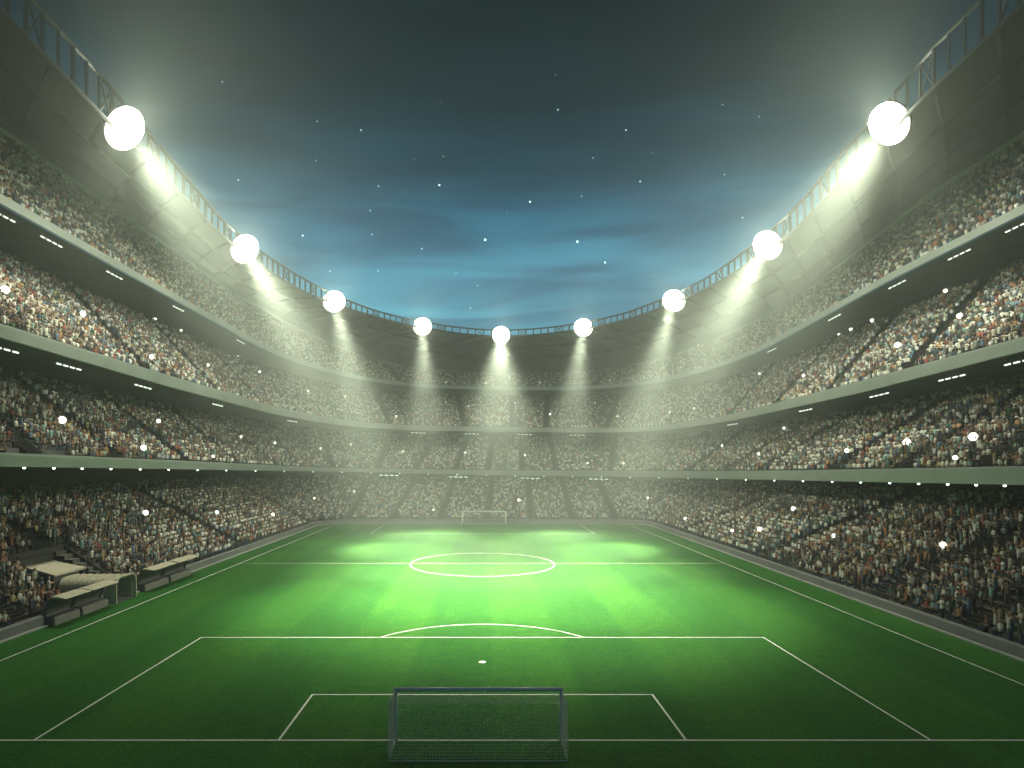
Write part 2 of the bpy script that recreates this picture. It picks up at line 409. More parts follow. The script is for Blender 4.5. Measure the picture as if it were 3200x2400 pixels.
SHIRTS = np.array([(.62, .60, .54), (.55, .54, .46), (.70, .68, .60), (.40, .38, .32), (.16, .14, .12), (.05, .055, .06), (.03, .04, .06), (.04, .09, .14), (.10, .20, .22), (.20, .36, .34),
                   (.30, .06, .05), (.36, .14, .06), (.42, .22, .09), (.18, .10, .07), (.06, .14, .09), (.12, .20, .32), (.28, .28, .30), (.45, .36, .14), (.34, .24, .20), (.08, .08, .09)])
SW = np.array([10, 8, 8, 7, 6, 8, 6, 4, 4, 4, 2.5, 3, 2.5, 4, 2, 3, 5, 1.5, 4, 7.5]); SW /= SW.sum()
cm = bpy.data.materials.new('clothes and skin'); cm.use_nodes = True
_b = cm.node_tree.nodes['Principled BSDF']; _a = cm.node_tree.nodes.new('ShaderNodeAttribute'); _a.attribute_name = 'clothing'
cm.node_tree.links.new(_a.outputs['Color'], _b.inputs['Base Color']); _b.inputs['Roughness'].default_value = .85; _b.inputs['Specular IOR Level'].default_value = .1

def in_tunnel(x, y): return x < -33 and x > -41.5 and 54.2 < y < 58.9
def build_crowd(ti, label):
    (a, b), nr, aix = TIERS[ti], ROWS[ti], AIX[ti]
    pos = []; ang = []
    for k in range(nr):
        u = (k+.55)/nr; r_ = a+(b-a)*u; zf = a[:, 2]+(b[:, 2]-a[:, 2])*k/nr
        s = np.r_[0, np.cumsum(np.hypot(*np.diff(r_[:, :2], axis=0).T))]
        n = int(s[-1]/.54); ss = (np.arange(n)+.5)*s[-1]/n + rng.normal(0, .06, n)
        fi_ = np.interp(ss, s, np.arange(NP))
        x = np.interp(fi_, np.arange(NP), r_[:, 0]); y = np.interp(fi_, np.arange(NP), r_[:, 1]); z = np.interp(fi_, np.arange(NP), zf)
        fr = a+(b-a)*0; ox = np.interp(fi_, np.arange(NP), a[:, 0]-b[:, 0]); oy = np.interp(fi_, np.arange(NP), a[:, 1]-b[:, 1])
        ok = rng.random(n) < .965
        for f, kk in zip(aix, AISLES[ti]):
            pa = at_idx(r_, f); ok &= np.hypot(x-pa[0], y-pa[1]) > (.85 if kk[0] == 'x' else 1.2)
        ok &= (y > np.abs(x)*.84+2)
        ok &= ~((x < -33) & (x > -40.6) & (y > 51.3) & (y < 59.7))
        pos.append(np.column_stack([x, y, z])[ok]); ang.append(np.arctan2(ox, -oy)[ok])
    pos = np.concatenate(pos); ang = np.concatenate(ang)
    n = len(pos); ang = ang+rng.normal(0, .25, n); sc = rng.normal(1.0, .06, n); pos[:, :2] += rng.normal(0, .05, (n, 2))
    dist = np.linalg.norm(pos-np.array([0, 0, 12.4]), axis=1)
    t = np.where(dist > 82, 4, rng.choice(4, n, p=[.52, .2, .12, .16]))
    sh = np.minimum(.8, SHIRTS[rng.choice(len(SHIRTS), n, p=SW)]*rng.uniform(1.0, 1.5, (n, 1)))
    sh = sh*.78+sh.mean(1, keepdims=True)*.22
    tr = np.array([(.03, .035, .05), (.05, .05, .05), (.12, .11, .09), (.06, .08, .13)])[rng.integers(0, 4, n)]
    sk = np.array([(.48, .30, .21), (.40, .25, .17), (.18, .10, .06), (.55, .37, .28)])[rng.integers(0, 4, n)]
    hr = np.array([(.03, .02, .015), (.07, .045, .025), (.22, .15, .07), (.02, .02, .02), (.3, .3, .29)])[rng.integers(0, 5, n)]
    VV = []; loops = []; tot = []; cols = []; vo = 0
    for k in range(5):
        sel = np.where(t == k)[0]
        if not len(sel): continue
        v, fc, sl = TEMPL[k]; c, s_ = np.cos(ang[sel])[:, None], np.sin(ang[sel])[:, None]
        vx = v[None, :, 0]*sc[sel][:, None]; vy = v[None, :, 1]*sc[sel][:, None]; vz = v[None, :, 2]*sc[sel][:, None]
        w = np.stack([vx*c-vy*s_+pos[sel, 0:1], vx*s_+vy*c+pos[sel, 1:2], vz+pos[sel, 2:3]], -1).reshape(-1, 3)
        VV.append(w); nv = len(v); fl = np.array([i for f in fc for i in f]); ft = np.array([len(f) for f in fc])
        loops.append((fl[None, :]+(np.arange(len(sel))*nv)[:, None]+vo).ravel()); tot.append(np.tile(ft, len(sel)))
        pal = np.stack([sh[sel], tr[sel], sk[sel], hr[sel]], 1); cols.append(pal[:, np.array(sl)].reshape(-1, 3)); vo += len(w)
    VV = np.concatenate(VV); loops = np.concatenate(loops); tot = np.concatenate(tot); cols = np.concatenate(cols)
    me = bpy.data.meshes.new('crowd'); me.vertices.add(len(VV)); me.vertices.foreach_set('co', VV.astype(np.float32).ravel())
    me.loops.add(len(loops)); me.loops.foreach_set('vertex_index', loops.astype(np.int32))
    me.polygons.add(len(tot)); me.polygons.foreach_set('loop_start', np.r_[0, np.cumsum(tot)[:-1]].astype(np.int32))
    me.update(calc_edges=True)
    at = me.attributes.new('clothing', 'FLOAT_COLOR', 'FACE'); at.data.foreach_set('color', np.column_stack([cols, np.ones(len(cols))]).astype(np.float32).ravel())
    me.materials.append(cm)
    o = link(bpy.data.objects.new('crowd', me)); tag(o, label, 'crowd', kind='stuff')
    print('crowd', ti, n, len(tot)); return pos
CP = [build_crowd(0, 'packed crowd in mixed clothes on the lowest tier just above the pitch wall'),
      build_crowd(1, 'packed crowd on the second tier between the bulb-lined balcony and the broad pale balcony'),
      build_crowd(2, 'dim hazy crowd on the third tier above the broad pale balcony front'),
      build_crowd(3, 'thin dark band of crowd on the topmost tier under the roof')]

# ------------------------------------------------------------------ goals
def goal(y, sgn, scale, label, strand):
    g = empty('goal', (-.18 if sgn > 0 else .35, y, 0)); tag(g, label, 'goal', 'football goals on the two goal lines'); w = 3.72*scale; hh = 2.30*scale; r = .09*scale*(1 if sgn > 0 else 1.5)
    for s in (-1, 1):
        b = MB(); b.bar((s*w, 0, .0), (s*w, 0, hh-r), r, 12); b.build('goal_post', M['white'], g, True)
    b = MB(); b.bar((-w-r, 0, hh), (w+r, 0, hh), r, 12); b.build('crossbar', M['white'], g, True)
    d1 = -1.35*sgn*scale; d2 = -2.0*sgn*scale; h1 = hh-.12*scale
    for s in (-1, 1):
        b = MB(); b.tube([(s*w, 0, hh), (s*(w+.12), d1, h1)], .016*scale, 6); b.build('net_stay', M['white'], g, True)
    n = MB(); st = .13*scale; rr = strand
    nx = int(2*w/st)
    def prof(u):   # along: crossbar -> top rear -> ground rear, with sag
        top = math.hypot(d1, .12); back = math.hypot(d2-d1, h1); tt = u*(top+back)
        if tt < top: k = tt/top; return (d1*k, hh+(h1-hh)*k-.10*math.sin(math.pi*k)*scale)
        k = (tt-top)/back; return (d1+(d2-d1)*k-.05*sgn*math.sin(math.pi*k), h1*(1-k)+.01)
    nu = int((abs(d1)+h1*1.04)/st)
    def wx(u): return w+.14*math.sin(math.pi*min(1, u*1.4))*scale
    for i in range(nx+1):
        t = -1+2*i/nx
        n.tube([(t*wx(k/24), *prof(k/24)) for k in range(25)], rr, 3)
    for k in range(1, nu+1):
        u = k/nu; yy, zz = prof(u); ww = wx(u)
        n.tube([(-ww+2*ww*i/12, yy, zz-.025*math.sin(math.pi*(i % 2))) for i in range(13)], rr, 3)
    for s in (-1, 1):
        m_ = int(hh/st)
        for k in range(m_):
            z = .02+k*st
            kk = (h1-z)/h1; yr = d1+(d2-d1)*kk if z < h1 else d1
            n.tube([(s*w, 0, z), (s*(w+.10*math.sin(math.pi*z/hh)), yr*.5, z-.04), (s*(w+.14*z/hh), yr, z)], rr, 3)
        for k in range(1, int(abs(d2)/st)):
            yy = -sgn*k*st; zt = hh-.1 if abs(yy) < abs(d1) else h1*(1-(abs(yy)-abs(d1))/(abs(d2)-abs(d1)))
            n.tube([(s*w, yy, .02), (s*(w+.1), yy, zt*.6), (s*(w+.1), yy, zt)], rr, 3)
    n.build('goal_net', M['net'], g)
    b = MB(); b.tube([(-w, 0, .04), (-w, d2, .04), (w, d2, .04), (w, 0, .04)], .016*scale, 6); b.build('ground_bar', M['white'], g)
    return g
goal(Y0, 1, 1.0, 'near football goal seen from behind through its white net', .0075)
goal(Y1, -1, 1.2, 'small distant football goal below the far crowd', .012)

# ------------------------------------------------------------------ dugouts and tunnel
def dugout(y0, y1, label):
    d = empty('team_dugout', (-33.0, (y0+y1)/2, 0)); tag(d, label, 'dugout', 'team dugouts along the left edge of the pitch'); L2 = (y1-y0)/2-.08
    b = MB(); b.prism([(-.75, 0), (.15, 0), (.15, .52), (.02, .62), (-.75, .62)], -L2, L2); b.build('bench', M['bench'], d, bevel=.02)
    b = MB(); b.prism([(-.95, 0), (-.76, 0), (-.76, .63), (-.45, 1.55), (-.02, 2.08), (-.14, 2.14), (-.58, 1.62), (-.95, .66)], -L2, L2); b.build('back_shell', M['dug'], d)
    b = MB(); b.prism([(-.20, 2.145), (.02, 2.09), (1.02, 2.04), (1.04, 2.10), (.3, 2.24), (-.16, 2.25)], -L2-.08, L2+.08); b.build('canopy', M['cream'], d, bevel=.015)
    for s in (-1, 1):
        b = MB(); y_ = s*(L2+.03)
        b.prism([(-.94, 0), (.1, 0), (.1, .58), (-.55, .72), (-.28, 1.55), (.35, 2.03), (-.12, 2.13), (-.57, 1.62), (-.94, .66)], y_-.03, y_+.03); b.build('side_panel', M['dug'], d)
    b = MB(); b.box(-.72, .05, -L2+.05, L2-.05, .625, .70); b.build('seat_cushion', M['dug'], d, bevel=.02)
    return d
dugout(47.3, 50.4, 'dugout with cream canopy and grey bench nearest the camera, in the dark left corner')
dugout(50.6, 54.2, 'dugout with cream canopy hard against the near side of the players tunnel')
dugout(60.0, 64.6, 'dugout with cream canopy just beyond the players tunnel mouth')
dugout(65.0, 69.6, 'farthest dugout with cream canopy, beyond all the other dugouts')
tn = empty('players_tunnel', (-32.6, 56.5, 0)); tag(tn, 'cream ribbed players tunnel with rounded mouth coming out of the crowd on the left', 'tunnel')
def arch(w, hh, r, n=6):
    p = [(-w, 0)]+[(-w+r-r*math.cos(i*math.pi/2/n), hh-r+r*math.sin(i*math.pi/2/n)) for i in range(n+1)]
    return p+[(-x, z) for x, z in reversed(p)]
def archtube(b, x0, x1, w, hh, r, th):
    o = arch(w, hh, r); i_ = arch(w-th, hh-th, max(.05, r-th)); n = len(o); vs = []
    for x in (x0, x1): vs += [(x, y, z) for y, z in o]+[(x, y, z) for y, z in i_]
    fs = []
    for k in range(n-1):
        fs += [(k, k+1, 2*n+k+1, 2*n+k), (n+k, 3*n+k, 3*n+k+1, n+k+1), (k, n+k, n+k+1, k+1), (2*n+k, 2*n+k+1, 3*n+k+1, 3*n+k)]
    b.add(vs, fs)
b = MB(); archtube(b, -.35, 0, 1.62, 2.32, .75, .12); b.build('mouth_frame', M['cream'], tn)
b = MB(); archtube(b, -5.4, -.36, 1.50, 2.20, .70, .05); b.build('cover', M['cream'], tn)
for k in range(8):
    b = MB(); x = -.75-k*.62; archtube(b, x-.09, x, 1.57, 2.27, .73, .06); b.build('rib', M['cream'], tn)
b = MB(); b.box(-5.3, -.02, -1.38, 1.38, .005, .02); b.build('floor_mat', M['tunnelin'], tn)
b = MB(); b.box(-5.6, -5.42, -1.6, 1.6, 0, 2.4); b.build('end_wall', M['tunnelin'], tn)
hd = empty('tunnel_hood', (-38.2, 56.4, 0)); tag(hd, 'cream flat-roofed entrance hood behind the ribbed players tunnel, its dark side facing the camera', 'hood')
b = MB(); b.prism([(-2.3, 3.25), (.5, 2.50), (.5, 2.66), (-2.3, 3.42)], -2.1, 2.2); b.build('hood_roof', M['cream'], hd)
for s in (-1.95, 2.05):
    b = MB(); b.prism([(-2.25, 0), (.4, 0), (.4, 2.5), (-2.25, 3.22)], s-.06, s+.06); b.build('hood_side', M['dug'], hd)
well = empty('retaining_wall', (-37, 55.5, 0)); tag(well, 'low dark retaining wall round the sunken bay where the players tunnel leaves the stand', 'wall')
b = MB(); b.prism([(-3.45, 0), (2.6, 0), (2.6, .7), (-3.45, 4.7)], -4.1, -3.95); b.prism([(-3.45, 0), (2.6, 0), (2.6, .7), (-3.45, 4.7)], 3.95, 4.1); b.box(-3.55, -3.4, -4.1, 4.1, 0, 4.7); b.build('wall_panel', M['darkwall'], well)
b = MB(); b.box(-3.4, 2.7, -3.94, 3.94, 0.0, .03); b.build('bay_floor', M['concrete'], well)

# ------------------------------------------------------------------ roof truss
trc = ring(off(PR, -.25), ZRE); trt = ring(off(PR, -.25), ZTR)
sarc = np.r_[0, np.cumsum(np.hypot(*np.diff(trc[:, :2], axis=0).T))]
BEARINGS = [-.582, -.387, -.242, -.098, .031, .165, .310, .464, .663]
def arc_at(bearing):
    best = None
    for i in range(NP-1):
        for u in (0, .2, .4, .6, .8):
            p = at_idx(trc, i+u)
            if p[1] > 20:
                e_ = abs(p[0]/p[1]-bearing)
                if best is None or e_ < best[0]: best = (e_, float(np.interp(i+u, np.arange(NP), sarc)))
    return best[1]
cuts = [arc_at(b_) for b_ in BEARINGS]
cuts = [cuts[0]-36]+cuts+[cuts[-1]+36]
TLAB = ['dark ladder truss climbing out of the picture above the biggest floodlight at the top left', 'steep dark truss segment between the biggest left floodlight and the next one below it',
        'dark truss segment between the second and third floodlights from the left', 'dark truss segment between the third and fourth floodlights from the left',
        'level dark truss segment just left of the middle floodlight', 'level dark truss segment just right of the middle floodlight',
        'dark truss segment between the third and fourth floodlights from the right', 'dark truss segment between the second and third floodlights from the right',
        'steep dark truss segment between the biggest right floodlight and the next one below it', 'dark ladder truss climbing out of the picture above the biggest floodlight at the top right']
for k in range(10):
    g0, g1 = cuts[k]+.4, cuts[k+1]-.4
    fs_ = lambda n: np.interp(np.linspace(g0, g1, n), sarc, np.arange(NP))
    mid_ = at_idx(trc, float(fs_(3)[1]))
    truss = empty('roof_truss', tuple(map(float, mid_))); tag(truss, TLAB[k], 'truss', 'truss segments along the roof edge')
    def tpart(mb, name, m=M['steel']):
        o = mb.build(name, m, truss); o.matrix_parent_inverse = Matrix.Translation(tuple(-float(v) for v in mid_)); return o
    mb = MB(); mb.tube([tuple(at_idx(trc, f)) for f in fs_(14)], .20, 6); tpart(mb, 'lower_chord')
    mb = MB(); mb.tube([tuple(at_idx(trt, f)) for f in fs_(14)], .20, 6); tpart(mb, 'upper_chord')
    npst = max(6, int((g1-g0)/1.75)); ff = fs_(npst)
    for j, f in enumerate(ff):
        mb = MB(); mb.bar(at_idx(trc, f), at_idx(trt, f), .15 if j % 3 else .2, 5); tpart(mb, 'post')
    for j in range(2, npst-2, 5):
        mb = MB(); a_, b_ = ff[j], ff[j+1]
        mb.bar(at_idx(trc, a_), at_idx(trt, b_), .09, 4); mb.bar(at_idx(trc, b_), at_idx(trt, a_), .09, 4); tpart(mb, 'cross_brace')

# ------------------------------------------------------------------ floodlights
I_SHAFT, I_BEAM, I_POOL, I_WIDE, I_OMNI = 4.3e5, 2.6e5, 5.0e4, 1.8e4, 2.0e3
I_CROSS, I_DOWN, I_UP = 5.5e4, 1.3e4, 5.5e4
LCOL = (1.0, 1.0, .74)
def floodlight(pos, aim, label, kb=1.0, kw=1.0, po=1.0, cone=28, soft=.6):
    pos = Vector(pos); aim = Vector(aim); dirv = (aim-pos).normalized()
    g = empty('floodlight', pos); tag(g, label, 'floodlight', 'floodlights along the roof truss')
    fwd = Vector((dirv.x, dirv.y, dirv.z*.55)).normalized(); q = fwd.to_track_quat('Z', 'Y').to_matrix()
    off_ = Vector((0, 0, 0))
    b = MB(); n = 16
    ring_ = [q @ Vector((2.05*math.cos(2*math.pi*i/n), 2.05*math.sin(2*math.pi*i/n), -.45)) for i in range(n+1)]
    b.tube([tuple(p) for p in ring_], .07, 5)
    for y_ in (-1.5, -.75, 0, .75, 1.5):
        x_ = math.sqrt(2.05**2-y_**2); b.bar(q @ Vector((-x_, y_, -.45)), q @ Vector((x_, y_, -.45)), .05, 4)
    b.build('mounting_frame', M['steel'], g)
    b = MB(); b.bar(q @ Vector((0, 0, -.5)), q @ Vector((0, 0, -1.7)), .16, 8); b.build('bracket', M['steel'], g)
    b = MB(); b.lathe([(2.08, -.10), (2.16, -.06), (2.16, .06), (2.10, .06), (2.06, -.02), (.05, -.03)], 32, (0, 0, 0), q); b.build('reflector', M['white'], g)
    for rr_, cnt in ((0, 1), (.6, 6), (1.2, 12), (1.8, 18)):
        for i in range(cnt):
            t_ = 2*math.pi*(i+.5*(cnt == 12))/cnt; c = q @ Vector((rr_*math.cos(t_), rr_*math.sin(t_), 0))
            b = MB(); b.lathe([(.10, -.36), (.22, -.2), (.295, -.02), (.295, .02)], 10, c, q); hsg = b.build('lamp_head', M['housing'], g, True)
            b = MB(); b.lathe([(.285, .024), (.27, .05), (.16, .08), (.03, .095)], 10, c, q); b.build('lens', M['lens'], hsg)
    def spot(name, power, size, blend, dv):
        ld = bpy.data.lights.new(name, 'SPOT'); ld.energy = power; ld.color = LCOL; ld.spot_size = R(size); ld.spot_blend = blend; ld.shadow_soft_size = .9
        lo = link(bpy.data.objects.new(name, ld), g); lo.location = fwd*.5; lo.rotation_euler = dv.to_track_quat('-Z', 'Y').to_euler()
    side, near = pos.y < 110, pos.y < 80
    spot('flood_shaft', I_SHAFT*kb*(.75 if near else 1.25 if side else 2.2), 26 if near else 22 if side else 20, 1.0, dirv)
    spot('flood_beam', I_BEAM*kb*(1 if side else .5), cone if side else 30, 1.0, dirv)
    spot('flood_down', I_DOWN*1, 84, 1.0, Vector((.25*(1 if pos.x > 20 else -1 if pos.x < -15 else 0), .12 if not near else 0, -1)).normalized())
    if side:
        spot('flood_pool', I_POOL*kb*(1 if near else 2.4), 58, 1.0, (Vector((aim.x*.4, 57 if near else 100, 0))-pos).normalized())
        spot('flood_wash', I_WIDE*kw, 92, 1.0, (Vector((0, 102, 3))-pos).normalized())
    if pos.y < 110:
        fy = 76 if pos.y < 80 else 100; fx = 46 if pos.x < 0 else -42
        spot('flood_cross', I_CROSS*(1 if pos.y < 80 else .7), 52, .9, (Vector((fx, fy, 13))-pos).normalized())
    spot('flood_glow', I_UP*min(po, 3.2)*(1 if near else .45), 140, 1.0, Vector((0, 0, 1)))
    spot('flood_down', I_DOWN*1.8, 150, 1.0, Vector((0, .2, -1)).normalized()) if near else None
    inw = Vector((-1 if pos.x > 4 else 1, 0, .18)).normalized()
    if side: spot('flood_glow', 2.2e4 if near else 1.0e4, 80, 1.0, inw)
    lp = bpy.data.lights.new('flood_spill', 'POINT'); lp.energy = I_OMNI*po; lp.color = LCOL; lp.shadow_soft_size = .9
    lo = link(bpy.data.objects.new('flood_spill', lp), g); lo.location = fwd*.9
F_, CX_, HY_, HC = 1331.0, 1042.0, 1004.0, 12.39
def lamp_at(bearing):
    best = None
    for i in range(0, NP-1):
        for u in (0, .25, .5, .75):
            p = at_idx(trc, i+u)*.85+at_idx(trt, i+u)*.15
            if p[1] < 20: continue
            c = np.array([4, 92, p[2]]); d = c-p; d /= np.linalg.norm(d); p = p+d*.5
            e_ = abs(p[0]/p[1]-bearing)
            if best is None or e_ < best[0]: best = (e_, p)
    return best[1]
BR = [(-.582, 'largest blazing floodlight at the top left of the roof truss', 1.25, 1.0, 4.3, (-3, 56, 0)),
      (-.387, 'floodlight next below the biggest one on the left side of the truss', 1.2, 1.0, 3.0, (-7, 72, 0)),
      (-.242, 'floodlight third down from the top left along the curving truss', .8, .45, 2.2, (-13, 90, 0)),
      (-.098, 'floodlight just left of the middle one above the far end', .7, .35, 2.0, (-9, 107, 0)),
      (.031, 'middle floodlight at the lowest point of the roof truss above the far goal', .7, .35, 2.0, (2, 84, 0)),
      (.165, 'floodlight just right of the middle one above the far end', .7, .35, 2.0, (13, 107, 0)),
      (.310, 'floodlight third down from the top right along the curving truss', .8, .45, 2.2, (18, 90, 0)),
      (.464, 'floodlight next below the biggest one on the right side of the truss', 1.2, 1.0, 3.0, (12, 72, 0)),
      (.663, 'largest blazing floodlight at the top right of the roof truss', 1.25, 1.0, 4.3, (7, 56, 0))]
for br, lab, kb, kw, po, aim in BR:
    p = lamp_at(br); print('lamp', br, [round(float(v), 1) for v in p], 'px', round(CX_+F_*p[0]/p[1]), round(HY_-F_*(p[2]-HC)/p[1]))
    big = po > 4; floodlight(tuple(float(v) for v in p), aim, lab, kb, kw, po, 45 if big else 38, 1.0)

# ------------------------------------------------------------------ bulbs, strip lights, flashes, stars
def uniform_idx(r_, ya, n):
    s = np.r_[0, np.cumsum(np.hypot(*np.diff(r_[:, :2], axis=0).T))]
    return s
bulb0 = None
b = MB(); b.lathe([(.03, .16), (.10, .14), (.12, .06), (.10, .05)], 10); capm = b
bx = [i*62.0-10 for i in range(0, 13)]+[712, 785]+[826+i*71 for i in range(0, 15)]
def bulb(p):
    global bulb0
    if bulb0 is None:
        o = empty('balcony_bulb'); tag(o, 'small round white bulb under the lowest balcony edge', 'lamp', 'row of bulbs under the lowest balcony')
        capm.build('bulb_cap', M['housing'], o)
        g_ = MB(); g_.lathe([(.02, -.17), (.12, -.13), (.17, -.03), (.14, .045), (.1, .05)], 10); g_.build('bulb_glass', M['bulb'], o, True); bulb0 = o
    else: o = copy_tree(bulb0)
    o.location = p; o.scale = (.72,)*3
sf1 = np.r_[0, np.cumsum(np.hypot(*np.diff(f1b[:, :2], axis=0).T))]
tot_ = sf1[-1]; step = 4.15
fl_ = np.interp(np.arange(6, tot_-6, 1.0), sf1, np.arange(NP))
def walk(spacing_px, r_, x0, x1):
    """bulb spots along the ring, evenly spaced as bearing steps (closer together where the ring runs away from view)"""
    out = []; fx = np.arange(0, NP-1, .05); P = np.array([at_idx(r_, f) for f in fx]); ok = P[:, 1] > 20
    fx, P = fx[ok], P[ok]; bear = P[:, 0]/P[:, 1]; bear = np.maximum.accumulate(bear)
    for xx in np.arange(x0, x1, spacing_px):
        out.append(P[np.argmin(np.abs(bear-xx))])
    return out
for p in walk(.0468, f1b, -.93, 1.0):
    bulb((float(p[0])+.0, float(p[1]), float(p[2])-.06))

strip0 = None
def strip_light(p, tang, label, grp, sc=1.0, drop=0.0):
    global strip0
    if strip0 is None:
        strip0 = empty('strip_light')
        for k in range(4):
            b_ = MB(); x = (k-1.5)*1.06
            b_.bar((x-.33, 0, 0), (x+.33, 0, 0), .08, 8); b_.build('tube', M['tube'], strip0)
        b_ = MB(); b_.box(-2.1, 2.1, -.09, .09, .095, .17); b_.build('batten', M['housing'], strip0)
        for x in (-1.6, 1.6):
            b_ = MB(); b_.bar((x, 0, .17), (x, 0, .62), .02, 5); b_.build('hanger', M['housing'], strip0)
        o = strip0
    else: o = copy_tree(strip0)
    o.location = p; o.rotation_euler = (0, -math.atan2(tang[2], math.hypot(tang[0], tang[1])), math.atan2(tang[1], tang[0])); o.scale = (sc,)*3
    tag(o, label, 'strip light', grp)
def strips(plan, z, bearings, label, grp, inset, drop, sc):
    r_ = withz(off(plan, inset), z-drop)
    fx = np.arange(0, NP-1, .05); P = np.array([at_idx(r_, f) for f in fx]); ok = P[:, 1] > 15; fx, P = fx[ok], P[ok]
    for xx in bearings:
        j = int(np.argmin(np.abs(P[:, 0]/P[:, 1]-xx))); f = fx[j]
        tg = at_idx(r_, min(f+.5, NP-1.01))-at_idx(r_, max(0, f-.5))
        strip_light(tuple(map(float, P[j])), tuple(map(float, tg)), label, grp, sc)
brg = lambda xs: [(x-CX_)/F_ for x in xs]
strips(P2, f2b[:, 2], brg([5, 150, 309, 470, 631, 904, 1019, 1133, 1247, 1582, 1740, 1899, 2056, 2205]), 'row of four white tubes hanging under the broad pale second balcony', 'strip lights under the second balcony', 1.2, .62, .95)
strips(P3, f3b[:, 2], brg([3, 112, 247, 385, 520, 1667, 1803, 1938, 2071, 2200]), 'thin row of four white tubes under the deck of the top tier', 'strip lights under the top tier deck', .9, .62, .85)
strips(P1, f1b[:, 2], brg([840, 990, 1145, 1293]), 'faint row of four tubes hanging below the bulbs at the far end', 'strip lights under the lowest balcony', .6, .62, 1.15)

# camera flashes among the people, stars
fl0 = None
def burst(r, n=10):
    b_ = MB(); iv, fi = ico(); b_.add([tuple(p*r) for p in iv], fi); return b_
FL = {0: [(315, 1114, .30), (468, 1107, .26), (590, 1113, .26), (762, 1062, .2), (935, 1100, .2), (1120, 1080, .28), (1715, 1100, .28), (1640, 1142, .28), (1800, 1160, .22), (2033, 1186, .24), (1400, 1078, .2), (1480, 1120, .22), (1580, 1150, .2), (680, 1078, .2)],
      1: [(134, 908, .34), (345, 911, .26), (305, 968, .3), (462, 985, .2), (592, 958, .22), (690, 970, .2), (868, 977, .2), (1005, 975, .22), (1128, 986, .2), (1270, 1000, .2), (1345, 1000, .22), (1557, 964, .2), (1695, 930, .22), (1955, 955, .34), (2105, 945, .36), (1830, 985, .24), (1640, 985, .2), (2060, 990, .2), (520, 945, .2), (760, 960, .2)],
      2: [(10, 632, .36), (178, 678, .3), (338, 685, .26), (327, 772, .28), (450, 790, .22), (560, 805, .22), (667, 845, .2), (745, 858, .2), (857, 900, .24), (962, 868, .18), (1012, 878, .18), (1110, 872, .18), (1180, 895, .24), (1285, 870, .16), (1335, 900, .2), (1447, 893, .2), (1640, 808, .22), (1735, 812, .22), (1940, 750, .34), (2077, 685, .3), (1500, 885, .2), (420, 650, .22), (535, 718, .2), (1705, 680, .24), (1795, 613, .26), (1845, 607, .24), (2005, 540, .24), (1780, 670, .2)],
      3: [(965, 827, .16), (1050, 827, .18), (1165, 828, .14), (1505, 735, .18), (1392, 816, .14), (1315, 823, .14)]}
n_fl = 0
for ti, pts in FL.items():
    P = CP[ti]; px = CX_+F_*P[:, 0]/P[:, 1]; py = HY_-F_*(P[:, 2]+1.2-HC)/P[:, 1]
    tn_ = ('lowest', 'second', 'third', 'topmost')[ti]
    for x, y, r in pts:
        j = int(np.argmin((px-x)**2+(py-y)**2)); p = P[j]; d = np.array([0, 0, 12.4])-p; d /= np.linalg.norm(d)
        o = burst(r*1.25).build('camera_flash', M['flash'])
        o.location = tuple(map(float, p+np.array([0, 0, 1.35])+d*.25))
        tag(o, 'white camera flash going off in the crowd of the %s tier' % tn_, 'camera flash', 'camera flashes in the %s tier' % tn_)
STARS = [(685, 262, 2), (780, 281, 3), (952, 219, 1.6), (1200, 162, 1.6), (1205, 237, 3), (1352, 281, 3), (958, 338, 2), (818, 402, 2.4), (949, 400, 4), (1145, 436, 4), (1383, 392, 3.4), (1281, 341, 2), (1256, 424, 2.4), (800, 455, 2.6), (803, 506, 2.6), (911, 537, 2.8), (1048, 518, 5), (1247, 522, 5), (1307, 567, 4), (713, 586, 2.6), (654, 509, 3.6), (515, 389, 3), (1604, 470, 3), (1561, 226, 2), (1640, 252, 2), (1565, 377, 2), (1016, 666, 2.4), (1032, 617, 2), (817, 585, 2.4), (480, 177, 2), (895, 345, 1.3), (682, 347, 2), (1095, 460, 1.3), (1410, 330, 1.2), (985, 590, 1.5)]
for x, y, r in STARS:
    dd = 1000.0; o = burst(r*dd/F_*.5).build('star', M['star'])
    o.location = ((x-CX_)/F_*dd, dd, HC-(y-HY_)/F_*dd)
    tag(o, 'bright white star in the dark blue sky' if r >= 3 else 'faint small star in the dark blue sky', 'star', 'bright stars in the night sky' if r >= 3 else 'faint stars in the night sky')

# ------------------------------------------------------------------ haze
hb = MB(); hb.box(-85, 95, -28, 215, -2.0, 62)
hm = bpy.data.materials.new('night haze'); hm.use_nodes = True; hn = hm.node_tree
hn.nodes.remove(hn.nodes['Principled BSDF'])
pv = hn.nodes.new('ShaderNodeVolumePrincipled'); pv.inputs['Color'].default_value = (.85, .96, .90, 1)
pv.inputs['Density'].default_value = .0025; pv.inputs['Anisotropy'].default_value = .55
hn.links.new(pv.outputs[0], hn.nodes['Material Output'].inputs['Volume'])
hz = hb.build('haze', hm); tag(hz, kind='stuff')

